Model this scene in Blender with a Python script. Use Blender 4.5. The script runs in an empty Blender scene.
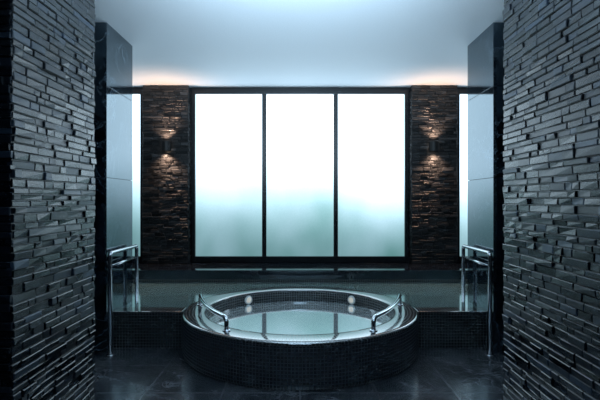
import bpy, bmesh, math, random
from mathutils import Vector
scene = bpy.context.scene
C = scene.collection
PI = math.pi
try:
    scene.view_settings.view_transform = 'Standard'
    scene.view_settings.look = 'None'
except Exception as e:
    print(e)

# ------------------------------------------------------------------ helpers
def box(bm, x0, x1, y0, y1, z0, z1, bev=0.0):
    vs = [bm.verts.new(p) for p in ((x0,y0,z0),(x1,y0,z0),(x1,y1,z0),(x0,y1,z0),
                                    (x0,y0,z1),(x1,y0,z1),(x1,y1,z1),(x0,y1,z1))]
    fs = [bm.faces.new([vs[i] for i in q]) for q in
          ((3,2,1,0),(4,5,6,7),(0,1,5,4),(1,2,6,5),(2,3,7,6),(3,0,4,7))]
    if bev > 0:
        es = list({e for f in fs for e in f.edges})
        bmesh.ops.bevel(bm, geom=es, offset=bev, segments=2, affect='EDGES', profile=0.7)

def tube(bm, pts, r, seg=16):
    pts = [Vector(p) for p in pts]
    n = len(pts); rings = []
    t0 = (pts[1]-pts[0]).normalized()
    up = Vector((0,0,1)) if abs(t0.z) < .9 else Vector((1,0,0))
    nrm = (up - t0*up.dot(t0)).normalized()
    for i in range(n):
        t = (pts[min(i+1,n-1)] - pts[max(i-1,0)]).normalized()
        nrm = (nrm - t*nrm.dot(t)).normalized()
        b = t.cross(nrm)
        rings.append([bm.verts.new(pts[i] + (nrm*math.cos(2*PI*k/seg) + b*math.sin(2*PI*k/seg))*r) for k in range(seg)])
    for i in range(n-1):
        for k in range(seg):
            f = bm.faces.new((rings[i][k], rings[i][(k+1)%seg], rings[i+1][(k+1)%seg], rings[i+1][k]))
            f.smooth = True
    bm.faces.new(rings[0][::-1]); bm.faces.new(rings[-1])

def fillet(pts, rad, seg=8):
    pts = [Vector(p) for p in pts]
    out = [pts[0]]
    for i in range(1, len(pts)-1):
        a, p, b = pts[i-1], pts[i], pts[i+1]
        u = (a-p).normalized(); v = (b-p).normalized()
        s = p+u*rad; e = p+v*rad
        for k in range(seg+1):
            t = k/seg
            out.append(s*(1-t)**2 + p*2*t*(1-t) + e*t*t)
    out.append(pts[-1])
    return out

def lathe(bm, prof, cx, cy, seg=128, uvr=None, smooth=True):
    uv = bm.loops.layers.uv.verify()
    n = len(prof); rings = []
    L = [0.0]
    for i in range(1, n):
        L.append(L[-1] + math.hypot(prof[i][0]-prof[i-1][0], prof[i][1]-prof[i-1][1]))
    for (r, z) in prof:
        if r < 1e-6:
            rings.append([bm.verts.new((cx, cy, z))])
        else:
            rings.append([bm.verts.new((cx+r*math.cos(2*PI*k/seg), cy+r*math.sin(2*PI*k/seg), z)) for k in range(seg)])
    R = uvr or max(p[0] for p in prof)
    for i in range(n-1):
        A, B = rings[i], rings[i+1]
        for k in range(seg):
            k2 = (k+1) % seg
            u0, u1 = 2*PI*R*k/seg, 2*PI*R*(k+1)/seg
            if len(A) == 1 and len(B) == 1: continue
            if len(B) == 1:
                f = bm.faces.new((A[k], A[k2], B[0])); us = [(u0,L[i]),(u1,L[i]),(u0,L[i+1])]
            elif len(A) == 1:
                f = bm.faces.new((A[0], B[k2], B[k])); us = [(u0,L[i]),(u1,L[i+1]),(u0,L[i+1])]
            else:
                f = bm.faces.new((A[k], A[k2], B[k2], B[k])); us = [(u0,L[i]),(u1,L[i]),(u1,L[i+1]),(u0,L[i+1])]
            f.smooth = smooth
            for lp, q in zip(f.loops, us): lp[uv].uv = q

def box_uv(bm):
    uv = bm.loops.layers.uv.verify()
    bm.normal_update()
    for f in bm.faces:
        n = f.normal
        ax = max(range(3), key=lambda i: abs(n[i]))
        for lp in f.loops:
            c = lp.vert.co
            lp[uv].uv = ((c.y, c.z) if ax == 0 else (c.x, c.z) if ax == 1 else (c.x, c.y))

def part(name, bm, mat, parent=None, uv=False):     # bm already in the parent's local space
    if uv: box_uv(bm)
    me = bpy.data.meshes.new(name)
    bm.normal_update(); bm.to_mesh(me); bm.free()
    o = bpy.data.objects.new(name, me); C.objects.link(o)
    if mat: me.materials.append(mat)
    if parent is not None: o.parent = parent
    return o

def obj(name, bm, mat, uv=False): return part(name, bm, mat, None, uv)

def tag(o, label, cat, group=None, kind=None):
    if label: o['label'] = label
    if cat: o['category'] = cat
    if group: o['group'] = group
    if kind: o['kind'] = kind
    return o

def thing(name, label, cat, loc=(0,0,0), rz=0, group=None):
    o = bpy.data.objects.new(name, None); C.objects.link(o)
    o.empty_display_size = .1
    o.location = loc; o.rotation_euler = (0,0,rz)
    return tag(o, label, cat, group)

def struct(name, bm, mat, uv=False):
    o = obj(name, bm, mat, uv=uv); o['kind'] = 'structure'
    return o

# ------------------------------------------------------------------ materials
class NT:
    def __init__(s, name):
        s.m = bpy.data.materials.new(name); s.m.use_nodes = True
        s.t = s.m.node_tree; s.n = s.t.nodes; s.n.clear()
        s.out = s.n.new('ShaderNodeOutputMaterial')
    def node(s, typ, **kw):
        nd = s.n.new(typ)
        for k, v in kw.items(): setattr(nd, k, v)
        return nd
    def link(s, a, b): s.t.links.new(a, b)
    def math(s, op, a, b=None, c=None):
        nd = s.n.new('ShaderNodeMath'); nd.operation = op
        for i, v in enumerate((a, b, c)):
            if v is None: continue
            if isinstance(v, (int, float)): nd.inputs[i].default_value = v
            else: s.link(v, nd.inputs[i])
        return nd.outputs[0]
    def ramp(s, fac, stops):
        nd = s.n.new('ShaderNodeValToRGB'); cr = nd.color_ramp
        while len(cr.elements) < len(stops): cr.elements.new(.5)
        for e, (p, c) in zip(cr.elements, stops):
            e.position = p; e.color = (*c, 1) if len(c) == 3 else c
        s.link(fac, nd.inputs[0]); return nd.outputs[0]
    def mix(s, fac, a, b):
        nd = s.n.new('ShaderNodeMix'); nd.data_type = 'RGBA'
        if isinstance(fac, (int, float)): nd.inputs[0].default_value = fac
        else: s.link(fac, nd.inputs[0])
        for i, v in ((6, a), (7, b)):
            if isinstance(v, tuple): nd.inputs[i].default_value = (*v, 1)
            else: s.link(v, nd.inputs[i])
        return nd.outputs[2]
    def princ(s, **kw):
        p = s.n.new('ShaderNodeBsdfPrincipled')
        for k, v in kw.items():
            k = k.replace('_', ' ')
            if isinstance(v, tuple): p.inputs[k].default_value = (*v, 1) if len(v) == 3 else v
            elif isinstance(v, (int, float)): p.inputs[k].default_value = v
            else: s.link(v, p.inputs[k])
        s.link(p.outputs[0], s.out.inputs[0]); return p
    def coords(s, which='Object', scale=None):
        tc = s.n.new('ShaderNodeTexCoord'); o = tc.outputs[which]
        if scale:
            mp = s.n.new('ShaderNodeMapping'); mp.inputs['Scale'].default_value = scale
            s.link(o, mp.inputs[0]); o = mp.outputs[0]
        return o
    def noise(s, vec, scale, detail=4, rough=.55, dist=0):
        nd = s.n.new('ShaderNodeTexNoise')
        nd.inputs['Scale'].default_value = scale; nd.inputs['Detail'].default_value = detail
        nd.inputs['Roughness'].default_value = rough; nd.inputs['Distortion'].default_value = dist
        s.link(vec, nd.inputs['Vector']); return nd.outputs['Fac']
    def bump(s, h, strength=.5, dist=.01):
        nd = s.n.new('ShaderNodeBump'); nd.inputs['Strength'].default_value = strength
        nd.inputs['Distance'].default_value = dist
        s.link(h, nd.inputs['Height']); return nd.outputs[0]

def mat_slate(name, c0, c1, c2, chi, ior=1.55, r0=.16, bs=.4, bd=.004):
    m = NT(name)
    geo = m.node('ShaderNodeNewGeometry')
    v = m.coords('Object')
    vs = m.coords('Object', (1, 1, 2.2))
    n1 = m.noise(vs, 40, 8, .7, .4)
    n2 = m.noise(v, 120, 5, .65)
    isl = m.ramp(geo.outputs['Random Per Island'], [(0, c0), (.55, c1), (.85, c1), (1, c2)])
    col = m.mix(m.ramp(n1, [(.55,(0,0,0)), (.70,(1,1,1))]), isl, chi)
    col2 = m.mix(.5, isl, col)
    h = m.math('ADD', m.math('MULTIPLY', n1, 1.0), m.math('MULTIPLY', n2, .4))
    rough = m.math('MULTIPLY_ADD', geo.outputs['Random Per Island'], .30, r0)
    m.princ(Base_Color=col2, Roughness=rough, IOR=ior, Normal=m.bump(h, bs, bd))
    return m.m

def veins(m, v, scale, thr=.03):
    n = m.noise(v, scale, 6, .6, 1.2)
    d = m.math('ABSOLUTE', m.math('SUBTRACT', n, .5))
    ve = m.ramp(d, [(0, (1,1,1)), (thr, (0,0,0))])
    k = m.noise(v, scale*.7, 2, .5)
    return m.math('MULTIPLY', ve, m.ramp(k, [(.42,(0,0,0)), (.62,(1,1,1))]))

def mat_marble(name='black_marble', base=(.002,.004,.007), vein=(.10,.14,.18), rough=.025, ior=2.3):
    m = NT(name)
    v = m.coords('Object')
    ve = m.math('MAXIMUM', veins(m, v, 1.6, .02), m.math('MULTIPLY', veins(m, v, 4.5, .02), .4))
    cl = m.noise(v, 3, 6, .65, .5)
    b = m.mix(m.ramp(cl, [(.4,(0,0,0)),(.7,(1,1,1))]), base, tuple(c*3 for c in base))
    col = m.mix(ve, b, vein)
    r = m.math('MULTIPLY_ADD', cl, .06, rough-.015)
    m.princ(Base_Color=col, Roughness=r, IOR=ior, Specular_Tint=(.68,.88,1.0))
    return m.m

def mat_floor():
    m = NT('floor_slate_tiles')
    v = m.coords('Object')
    br = m.node('ShaderNodeTexBrick', offset=0.0, squash=1.0)
    m.link(v, br.inputs['Vector'])
    br.inputs['Scale'].default_value = 1
    br.inputs['Brick Width'].default_value = .6; br.inputs['Row Height'].default_value = .6
    br.inputs['Mortar Size'].default_value = .008; br.inputs['Mortar Smooth'].default_value = .15
    n = m.noise(v, 3.4, 8, .68, .9)
    n2 = m.noise(v, 14, 5, .6)
    base = m.ramp(n, [(.32, (.014,.018,.024)), (.5, (.038,.044,.053)), (.70, (.105,.115,.13))])
    ve = veins(m, v, 2.6, .015)
    base = m.mix(m.math('MULTIPLY', ve, .5), base, (.24,.26,.29))
    col = m.mix(br.outputs['Fac'], base, (.085,.092,.105))
    rough = m.math('MULTIPLY_ADD', n2, .24, .07)
    h = m.math('SUBTRACT', m.math('MULTIPLY_ADD', n2, .2, m.math('MULTIPLY', n, .55)), m.math('MULTIPLY', br.outputs['Fac'], .7))
    m.princ(Base_Color=col, Roughness=rough, IOR=2.0, Specular_Tint=(.75,.9,1.0), Normal=m.bump(h, .32, .006))
    return m.m

def mat_mosaic(name, dark, light, grout, s=.04, rough=.12, ior=1.9, coat=.6, coat_ior=1.7, bmp=.3):
    m = NT(name)
    uvn = m.coords('UV')
    sep = m.node('ShaderNodeSeparateXYZ'); m.link(uvn, sep.inputs[0])
    ds = []; cells = []
    for k in (0, 1):
        q = m.math('DIVIDE', sep.outputs[k], s)
        f = m.math('FRACT', q)
        ds.append(m.math('MINIMUM', f, m.math('SUBTRACT', 1.0, f)))
        cells.append(m.math('FLOOR', q))
    d = m.math('MINIMUM', ds[0], ds[1])
    mask = m.ramp(d, [(.06, (0,0,0)), (.12, (1,1,1))])
    cb = m.node('ShaderNodeCombineXYZ'); m.link(cells[0], cb.inputs[0]); m.link(cells[1], cb.inputs[1])
    wn = m.node('ShaderNodeTexWhiteNoise'); m.link(cb.outputs[0], wn.inputs['Vector'])
    tile = m.mix(wn.outputs['Value'], dark, light)
    col = m.mix(mask, grout, tile)
    r = m.math('MULTIPLY_ADD', mask, rough-.4, .4)
    m.princ(Base_Color=col, Roughness=r, IOR=ior, Normal=m.bump(mask, bmp, .002), Coat_Weight=coat, Coat_Roughness=.05, Coat_IOR=coat_ior)
    return m.m

def mat_water(name, milky, amount, rough):
    # still, slightly milky water with a mirror-like surface
    m = NT(name)
    df = m.node('ShaderNodeBsdfDiffuse'); df.inputs['Color'].default_value = (*milky, 1)
    gl = m.node('ShaderNodeBsdfPrincipled'); gl.inputs['Roughness'].default_value = rough
    gl.inputs['Metallic'].default_value = 1.0
    gl.inputs['Base Color'].default_value = (.97,.985,1,1)
    mx = m.node('ShaderNodeMixShader'); mx.inputs[0].default_value = amount
    m.link(df.outputs[0], mx.inputs[1]); m.link(gl.outputs[0], mx.inputs[2])
    m.link(mx.outputs[0], m.out.inputs[0])
    return m.m

def mat_plain(name, col, rough=.5, metal=0.0, bumps=None):
    m = NT(name)
    v = m.coords('Object')
    n = m.noise(v, bumps or 30, 4)
    c = m.mix(n, tuple(x*.9 for x in col), tuple(min(1, x*1.08) for x in col))
    kw = dict(Base_Color=c, Roughness=rough, Metallic=metal)
    if bumps: kw['Normal'] = m.bump(n, .1, .002)
    m.princ(**kw)
    return m.m

def mat_emit(name, col, st):
    m = NT(name)
    e = m.node('ShaderNodeEmission'); e.inputs[0].default_value = (*col, 1); e.inputs[1].default_value = st
    m.link(e.outputs[0], m.out.inputs[0]); return m.m

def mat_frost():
    # self-glowing frosted glass: daylight above, green foliage below, both painted into the emission
    m = NT('frosted_glass_glow')
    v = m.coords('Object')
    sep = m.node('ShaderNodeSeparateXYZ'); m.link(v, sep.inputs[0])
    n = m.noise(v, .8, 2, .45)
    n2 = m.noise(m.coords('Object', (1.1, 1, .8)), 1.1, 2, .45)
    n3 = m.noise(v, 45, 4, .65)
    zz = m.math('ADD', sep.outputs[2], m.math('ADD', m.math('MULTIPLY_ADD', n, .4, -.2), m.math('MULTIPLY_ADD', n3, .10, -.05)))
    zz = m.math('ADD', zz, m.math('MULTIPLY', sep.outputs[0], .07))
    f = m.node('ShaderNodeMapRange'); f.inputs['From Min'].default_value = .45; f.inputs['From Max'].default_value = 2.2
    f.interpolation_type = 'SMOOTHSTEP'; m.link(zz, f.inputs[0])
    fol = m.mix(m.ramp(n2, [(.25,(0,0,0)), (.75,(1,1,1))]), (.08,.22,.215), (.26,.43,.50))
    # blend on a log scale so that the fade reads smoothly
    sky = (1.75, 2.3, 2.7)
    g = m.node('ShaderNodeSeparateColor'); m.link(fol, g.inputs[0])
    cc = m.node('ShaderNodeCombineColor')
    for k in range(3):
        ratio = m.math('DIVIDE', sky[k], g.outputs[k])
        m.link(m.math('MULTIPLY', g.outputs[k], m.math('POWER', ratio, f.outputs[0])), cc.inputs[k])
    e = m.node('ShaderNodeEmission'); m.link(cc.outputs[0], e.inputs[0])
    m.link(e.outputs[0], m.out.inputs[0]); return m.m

SLATE = mat_slate('slate_ledger', (.0006,.0014,.003), (.003,.0065,.013), (.030,.050,.080), (.055,.088,.13), 1.75, .10)
SLATEB = mat_slate('slate_ledger_charcoal', (.006,.0064,.007), (.018,.019,.021), (.052,.054,.058), (.07,.072,.076), 1.45, .3)
MARBLE = mat_marble()
LEDGE = mat_marble('ledge_marble', (.006,.007,.010), (.05,.055,.06), .05, 1.9)
FLOOR = mat_floor()
MOS = mat_mosaic('tub_mosaic', (.004,.006,.009), (.02,.026,.036), (.085,.10,.12), .029, .1)
MOSI = mat_mosaic('tub_inner_mosaic', (.008,.011,.014), (.028,.036,.042), (.075,.085,.09), .03, .1)
MOSR = mat_mosaic('tub_rim_mosaic', (.006,.008,.011), (.016,.02,.027), (.04,.048,.056), .03, .06, 2.6, 1.0, 2.6, .08)
MOSP = mat_mosaic('pool_mosaic', (.005,.008,.010), (.018,.025,.028), (.065,.075,.08), .03, .12)
WATER = mat_water('tub_water', (.75,.86,.90), .84, .06)
WATERP = mat_water('pool_water', (.20,.30,.29), .66, .10)
STEEL = mat_plain('brushed_steel', (.56,.58,.61), .18, 1.0)
CHROME = mat_plain('chrome', (.78,.81,.85), .09, 1.0)
FRAME = mat_plain('dark_aluminium', (.012,.014,.017), .35, .3)
BLACK = mat_plain('black_metal', (.006,.006,.0065), .5, .0)
CEIL = mat_plain('ceiling_plaster', (.80,.86,.91), .7, 0, 80)
DARKW = mat_plain('dark_plaster', (.03,.033,.038), .7, 0, 60)
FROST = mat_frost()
LENS = mat_emit('warm_lens', (1,.74,.5), 8)
JETM = mat_plain('white_jet', (.8,.82,.81), .3)
JETL = mat_emit('jet_lamp', (.95,1,.95), .45)

# ------------------------------------------------------------------ dimensions
HC = 3.25          # ceiling
YB = 7.2           # window plane
TC = (0.0, 4.82); TR = 1.19; TI = .965
TOP = .385; RIS = .372; WL = .356; YR = 4.69
SX = 4.2

# ------------------------------------------------------------------ setting
bm = bmesh.new()
a = math.asin((YR-TC[1])/1.172)
pts = [(-SX,-1.6), (SX,-1.6), (SX,YR)]
N = 64
for k in range(N+1):
    th = a - (PI + 2*a)*k/N
    pts.append((TC[0]+1.172*math.cos(th), TC[1]+1.172*math.sin(th)))
pts.append((-SX, YR))
f = bm.faces.new([bm.verts.new((x,y,0)) for x, y in pts])
r = bmesh.ops.extrude_face_region(bm, geom=[f])
for v in [g for g in r['geom'] if isinstance(g, bmesh.types.BMVert)]: v.co.z = -.12
bmesh.ops.recalc_face_normals(bm, faces=bm.faces)
struct('floor', bm, FLOOR)

bm = bmesh.new(); box(bm, -SX-.1, SX+.1, -1.7, YB+.25, HC, HC+.12); struct('ceiling', bm, CEIL)
bm = bmesh.new(); box(bm, -SX-.1, -SX, -1.7, YB+.1, -.62, HC); struct('wall_left', bm, DARKW)
bm = bmesh.new(); box(bm, SX, SX+.1, -1.7, YB+.1, -.62, HC); struct('wall_right', bm, DARKW)
bm = bmesh.new(); box(bm, -SX, SX, -1.7, -1.6, -.12, HC); struct('wall_front', bm, DARKW)
# window wall with three openings
WZ0, WZ1 = .55, 3.2
bm = bmesh.new()
for x0, x1, z0, z1 in ((-SX, SX, -.62, WZ0), (-SX, SX, WZ1, HC), (-2.42, -1.68, WZ0, WZ1), (1.68, 2.42, WZ0, WZ1),
                       (-SX, -4.0, WZ0, WZ1), (4.0, SX, WZ0, WZ1)):
    box(bm, x0, x1, YB, YB+.1, z0, z1)
struct('wall_back', bm, FRAME)

def window(idx, x0, x1, muls):
    bm = bmesh.new()
    t = .055
    y0, y1 = YB-.03, YB+.05
    box(bm, x0, x0+t, y0, y1, WZ0, WZ1, .006); box(bm, x1-t, x1, y0, y1, WZ0, WZ1, .006)
    box(bm, x0+t, x1-t, y0, y1, WZ1-t, WZ1, .006); box(bm, x0+t, x1-t, y0, y1, WZ0, WZ0+.075, .006)
    w = struct('window_%d' % idx, bm, FRAME)
    edges = [x0+t]
    for mx in muls:
        b2 = bmesh.new(); box(b2, mx-.033, mx+.033, y0-.005, y1, WZ0+.075, WZ1-t, .006)
        part('mullion', b2, FRAME, w)
        edges += [mx-.033, mx+.033]
    edges.append(x1-t)
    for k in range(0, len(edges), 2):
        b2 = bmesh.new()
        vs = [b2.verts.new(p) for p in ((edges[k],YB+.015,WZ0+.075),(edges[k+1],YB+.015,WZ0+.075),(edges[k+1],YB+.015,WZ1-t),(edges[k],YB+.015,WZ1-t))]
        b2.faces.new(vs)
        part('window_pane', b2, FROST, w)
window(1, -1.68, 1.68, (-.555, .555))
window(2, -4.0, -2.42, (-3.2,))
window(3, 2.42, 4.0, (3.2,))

# ------------------------------------------------------------------ stacked slate
def ledger_face(bm, rng, org, u, n, width, height, hmin, hmax, lmin, lmax, dmax, g=.0016, c=.004):
    org, u, n = Vector(org), Vector(u), Vector(n); w = Vector((0,0,1))
    z = 0
    while z < height-1e-4:
        hh = rng.uniform(hmin, hmax)
        if z+hh > height-hmin*.6: hh = height-z
        s = -rng.uniform(0, .012)
        end = width + rng.uniform(0, .012)
        while s < end-1e-4:
            L = rng.uniform(lmin, lmax)
            if s+L > end-lmin*.6: L = end-s
            d = rng.uniform(.004, dmax)
            if rng.random() < .08: d += dmax*.4
            tilt = [rng.uniform(-.003,.003) for _ in range(4)]       # split face, slightly out of true
            co = []
            for dd, ins in ((-.02, 0), (d-c, 0), (d, c)):            # back, arris, chamfered front
                for q, (ss, zz) in enumerate(((s+g+ins, z+g+ins), (s+L-g-ins, z+g+ins), (s+L-g-ins, z+hh-g-ins), (s+g+ins, z+hh-g-ins))):
                    j = n*(tilt[q] if dd > 0 else 0)
                    co.append(bm.verts.new(org + u*ss + w*min(max(zz,0.001),height-.001) + n*dd + j))
            for b in (0, 4):
                for k in range(4):
                    k2 = (k+1) % 4
                    bm.faces.new((co[b+k], co[b+k2], co[b+4+k2], co[b+4+k]))
            bm.faces.new(co[8:12])
            s += L
        z += hh

def stone_block(name, mat, x0, x1, y0, y1, z0, z1, faces, seed, label, cat, group=None, rows=(.034,.053), lens=(.06,.24), d=.018, g=.0022, c=.004):
    rng = random.Random(seed)
    bm = bmesh.new()
    box(bm, x0, x1, y0, y1, z0, z1)
    H = z1-z0
    if '+x' in faces: ledger_face(bm, rng, (x1,y0,z0), (0,1,0), (1,0,0), y1-y0, H, *rows, *lens, d, g, c)
    if '-x' in faces: ledger_face(bm, rng, (x0,y1,z0), (0,-1,0), (-1,0,0), y1-y0, H, *rows, *lens, d, g, c)
    if '-y' in faces: ledger_face(bm, rng, (x0,y0,z0), (1,0,0), (0,-1,0), x1-x0, H, *rows, *lens, d, g, c)
    if '+y' in faces: ledger_face(bm, rng, (x1,y1,z0), (-1,0,0), (0,1,0), x1-x0, H, *rows, *lens, d, g, c)
    bmesh.ops.recalc_face_normals(bm, faces=bm.faces)
    return tag(obj(name, bm, mat), label, cat, group)

stone_block('stone_pillar', SLATE, -2.4, -1.515, 2.43, 3.39, 0, HC-.002, ('+x','-y','+y','-x'), 3,
            'large foreground pillar of dark stacked slate at the left of the round tub, near corner showing', 'pillar')
stone_block('stone_pillar', SLATE, 1.515, 2.4, 2.26, 3.42, 0, HC-.002, ('-x','-y','+y','+x'), 11,
            'large foreground pillar of dark stacked slate at the right of the round tub, cut by the frame', 'pillar')
PY0 = 7.06
stone_block('stone_pilaster', SLATEB, -2.39, -1.71, PY0, YB-.001, .532, HC-.003, ('-y','+x','-x'), 21,
            'narrow stacked slate pilaster left of the three-pane window, behind the left sconce', 'pilaster', rows=(.036,.054), lens=(.07,.18), d=.018, g=.003, c=.003)
stone_block('stone_pilaster', SLATEB, 1.71, 2.39, PY0, YB-.001, .532, HC-.003, ('-y','+x','-x'), 22,
            'narrow stacked slate pilaster right of the three-pane window, behind the right sconce', 'pilaster', rows=(.036,.054), lens=(.07,.18), d=.018, g=.003, c=.003)

# ------------------------------------------------------------------ marble columns
def column(x0, x1, label):
    t = thing('marble_column', label, 'column', ((x0+x1)/2, 4.9, 0))
    hx = (x1-x0)/2; hy = .35
    zs = [0, .86, 1.72, 2.62, HC-.002]
    bm = bmesh.new(); box(bm, -hx+.015, hx-.015, -hy+.015, hy-.015, 0, HC-.004); part('core', bm, BLACK, t)
    for i in range(4):
        bm = bmesh.new(); box(bm, -hx, hx, -hy, hy, zs[i]+.002, zs[i+1]-.002, .002)
        part('marble_panel', bm, MARBLE, t)
column(-2.6, -1.9, 'polished black marble column behind the left slate pillar, beside the left handrail')
column(1.9, 2.6, 'polished black marble column behind the right slate pillar, beside the right handrail')

# ------------------------------------------------------------------ plunge pool
p = thing('plunge_pool', 'long dark mosaic pool under the windows behind the round tub', 'pool', (0, YR, 0))
def pbox(name, mat, *args, uv=True, bev=0):
    bm = bmesh.new(); x0,x1,y0,y1,z0,z1 = args
    box(bm, x0,x1,y0-YR,y1-YR,z0,z1,bev); return part(name, bm, mat, p, uv)
EX = SX-.002
for x0, x1 in ((-1.898,-1.192), (1.192,1.898), (-EX,-2.602), (2.602,EX)):
    pbox('front_wall', MOSP, x0, x1, YR, YR+.17, -.5, RIS-.03)
    pbox('coping', MOSR, x0, x1, YR-.006, YR+.18, RIS-.03, RIS, bev=.006)
pbox('basin_floor', MOSP, -EX, EX, YR, YB-.002, -.62, -.5)
pbox('back_wall', MOSP, -EX, EX, 6.42, 6.5, -.5, .46)
pbox('stone_ledge', LEDGE, -EX, EX, 6.39, YB-.002, .40, .53, uv=False, bev=.008)
# water surface, built as a strip between the back half of the tub and the pool's edges
yw = YR+.175; Ro = TR+.002; y1w = 6.418
a2 = math.asin((yw-TC[1])/Ro)
h_ = y1w-yw; L_ = 2*h_+2*EX
def outer(t):                     # t runs 0..1 along right edge, back edge, left edge
    s = t*L_
    if s <= h_: return (EX, yw+s)
    if s <= h_+2*EX: return (EX-(s-h_), y1w)
    return (-EX, y1w-(s-h_-2*EX))
ts = sorted(set([k/96 for k in range(97)] + [h_/L_, (h_+2*EX)/L_]))
bm = bmesh.new(); prev = None
for t_ in ts:
    th = a2 + (PI-2*a2)*t_
    i_ = bm.verts.new((TC[0]+Ro*math.cos(th), TC[1]+Ro*math.sin(th), WL))
    ox, oy = outer(t_); o_ = bm.verts.new((ox, oy, WL))
    if prev: bm.faces.new((prev[0], prev[1], o_, i_))
    prev = (i_, o_)
bm.normal_update()
for f in bm.faces:
    if f.normal.z < 0: f.normal_flip()
tag(obj('pool_water', bm, WATERP), 'still green-tinted water filling the long pool behind the tub', 'water', kind='stuff')

# ------------------------------------------------------------------ round tub
t = thing('whirlpool_tub', 'round hot tub clad in small black mosaic tiles in the middle of the room', 'tub', (TC[0], TC[1], 0))
bm = bmesh.new()
lathe(bm, [(1.170,-.5),(1.170,0),(1.188,.015),(TR,.034),(TR,.35)], 0, 0, 160)
part('tub_shell', bm, MOS, t)
bm = bmesh.new()
lathe(bm, [(TI,.355),(TI,-.1),(.70,-.1),(.69,-.12),(.69,-.46),(0,-.46)], 0, 0, 160)
part('inner_wall', bm, MOSI, t)
bm = bmesh.new()
lathe(bm, [(TR,.35),(1.188,.366),(1.180,.377),(1.165,.3835),(1.15,TOP),(TI+.04,TOP),(TI+.015,.383),(TI+.004,.376),(TI,.365),(TI,.355)], 0, 0, 160)
part('rim', bm, MOSR, t)['label'] = 'wet glossy tiled rim'
for ang in (50, 130):
    th = math.radians(ang)
    q = Vector((math.cos(th), math.sin(th), 0))
    M = (-q).to_track_quat('Z','Y').to_matrix()
    def jet_piece(name, prof, mat, par):
        bm = bmesh.new(); lathe(bm, prof, 0, 0, 32)
        bmesh.ops.rotate(bm, verts=bm.verts, cent=(0,0,0), matrix=M)
        bmesh.ops.translate(bm, verts=bm.verts, vec=q*(TI-.008) + Vector((0,0,.30)))
        return part(name, bm, mat, par)
    ring = jet_piece('jet_nozzle', [(.034,.006),(.038,.010),(.047,.008),(.05,.0),(.052,-.004),(.052,-.02)], JETM, t)
    ring['label'] = 'small round white jet fitting in the inner tub wall'
    jet_piece('jet_lens', [(0,.009),(.024,.008),(.035,.005),(.035,-.01)], JETL, ring)
wt = .245
bm = bmesh.new()
bm.faces.new([bm.verts.new((TC[0]+(TI-.002)*math.cos(2*PI*k/128), TC[1]+(TI-.002)*math.sin(2*PI*k/128), wt)) for k in range(128)])
tag(obj('tub_water', bm, WATER), 'pale still water inside the round mosaic tub', 'water', kind='stuff')

# tub grab rails
def flange(bm, x, y, z, r=.036):
    b0 = len(bm.verts)
    lathe(bm, [(r,0),(r,.006),(r*.8,.012),(r*.55,.014),(0,.014)], x, y, 24)
    bm.verts.ensure_lookup_table()
    for v in bm.verts[b0:]: v.co.z += z

def grab(side, label):
    base = Vector((side*.85, 4.4, TOP))
    A = Vector((side*1.06, 4.92, TOP)); B = Vector((side*.625, 3.945, TOP))
    o = thing('tub_grab_rail', label, 'grab rail', base)
    hgt = Vector((0,0,.11))
    out = Vector((side*.05, -.025, 0))
    mids = [A+hgt + (B-A)*k + out*(4*k*(1-k)) for k in (0,.25,.5,.75,1)]
    path = fillet([A]+mids+[B], .06)
    bm = bmesh.new(); tube(bm, [q-base for q in path], .021, 20); part('rail', bm, CHROME, o)
    for q in (A, B):
        bm = bmesh.new(); flange(bm, *(q-base), .036); part('flange', bm, CHROME, o)
grab(-1, 'low chrome grab rail on the left rim of the round tub')
grab(1, 'low chrome grab rail on the right rim of the round tub')

# pool handrails
def hand(side, label):
    base = Vector((side*1.835, 4.47, 0))
    o = thing('handrail', label, 'handrail', base)
    bm = bmesh.new()
    path = fillet([(0,0,0),(0,0,.985),(0,.73,.985),(0,.73,-.5)], .035)
    tube(bm, path, .020); part('rail', bm, STEEL, o)
    bm = bmesh.new(); tube(bm, [(0,.02,.86),(0,.71,.86)], .012); part('cross_bar', bm, STEEL, o)
    for y, z in ((0,0),(.73,-.5)):
        bm = bmesh.new(); flange(bm, 0, y, z, .042); part('flange', bm, STEEL, o)
hand(-1, 'brushed steel handrail into the long pool beside the left marble column')
hand(1, 'brushed steel handrail into the long pool beside the right marble column')

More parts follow.
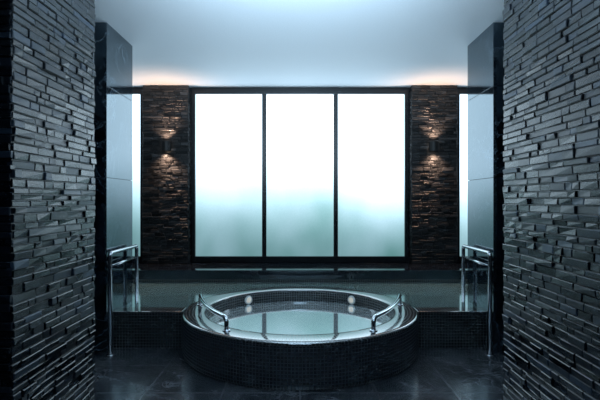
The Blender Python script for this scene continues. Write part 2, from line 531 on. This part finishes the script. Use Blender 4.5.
# ------------------------------------------------------------------ sconces: they wash the stone and the ceiling above
def sconce(x, label):
    o = thing('wall_sconce', label, 'wall light', (x, PY0-.028, 2.31))
    bm = bmesh.new(); box(bm, -.04, .04, -.012, .028, -.06, .06, .004); part('back_plate', bm, BLACK, o)
    bm = bmesh.new()                               # half-round shade, open at top and bottom
    n = 20; R, r_, hz = .078, .072, .074
    def ring(rad, z): return [bm.verts.new((rad*math.cos(PI*k/n), -.012 - rad*.95*math.sin(PI*k/n), z)) for k in range(n+1)]
    o0, o1, i0, i1 = ring(R,-hz), ring(R,hz), ring(r_,-hz), ring(r_,hz)
    for k in range(n):
        bm.faces.new((o0[k],o0[k+1],o1[k+1],o1[k])); bm.faces.new((i0[k+1],i0[k],i1[k],i1[k+1]))
        bm.faces.new((o1[k],o1[k+1],i1[k+1],i1[k])); bm.faces.new((o0[k+1],o0[k],i0[k],i0[k+1]))
    bmesh.ops.recalc_face_normals(bm, faces=bm.faces)
    part('lamp_shade', bm, BLACK, o)
    for s in (1, -1):
        bm = bmesh.new()
        lathe(bm, [(0,.006),(.024,.006),(.028,0),(.028,-.02),(0,-.02)], 0, 0, 24)
        bmesh.ops.recalc_face_normals(bm, faces=bm.faces)
        l = part('lamp_lens', bm, LENS, o); l.location = (0, -.046, .042*s)
        if s < 0: l.rotation_euler = (PI, 0, 0)
        ld = bpy.data.lights.new('sconce_spot', 'SPOT'); ld.energy = 40 if s > 0 else 52; ld.color = (1,.64,.44)
        ld.spot_size = math.radians(115); ld.spot_blend = 1; ld.shadow_soft_size = .015
        lo = bpy.data.objects.new('sconce_spot', ld); C.objects.link(lo); lo.parent = o
        lo.location = (0, -.055, .068*s)
        lo.rotation_euler = (PI if s > 0 else 0, 0, 0)
sconce(-2.03, 'black half-round up-and-down light on the slate pilaster left of the window')
sconce(2.03, 'black half-round up-and-down light on the slate pilaster right of the window')

# ------------------------------------------------------------------ added fill lights near the viewer, no fixtures (one down, one up), sky, camera
ld = bpy.data.lights.new('fill_light_down', 'AREA'); ld.shape = 'RECTANGLE'; ld.size = 1.6; ld.size_y = .6  # added fill for the foreground, stands for no real lamp
ld.energy = 20; ld.color = (.46,.73,1)
lo = bpy.data.objects.new('fill_light_down', ld); C.objects.link(lo)
lo.location = (0, .2, 3.2); lo.rotation_euler = (math.radians(32), 0, 0)
ld = bpy.data.lights.new('ceiling_fill_light', 'AREA'); ld.shape = 'RECTANGLE'; ld.size = 1.8; ld.size_y = .3  # added out-of-view fill that brightens the ceiling
ld.energy = 58; ld.color = (.60,.82,1); ld.spread = math.radians(80)
lo = bpy.data.objects.new('ceiling_fill_light', ld); C.objects.link(lo)
lo.location = (0, 1.7, 2.45); lo.rotation_euler = (math.radians(180-64), 0, 0)

w = bpy.data.worlds.new('sky'); scene.world = w; w.use_nodes = True
bg = w.node_tree.nodes['Background']
bg.inputs[0].default_value = (.72, .90, 1.0, 1); bg.inputs[1].default_value = 1.0

cam = bpy.data.cameras.new('camera'); co = bpy.data.objects.new('camera', cam); C.objects.link(co)
co.location = (0, 0, 1.5); co.rotation_euler = (PI/2, 0, 0)
cam.sensor_width = 36; cam.lens = 463/600*36
cam.clip_start = .05
scene.camera = co
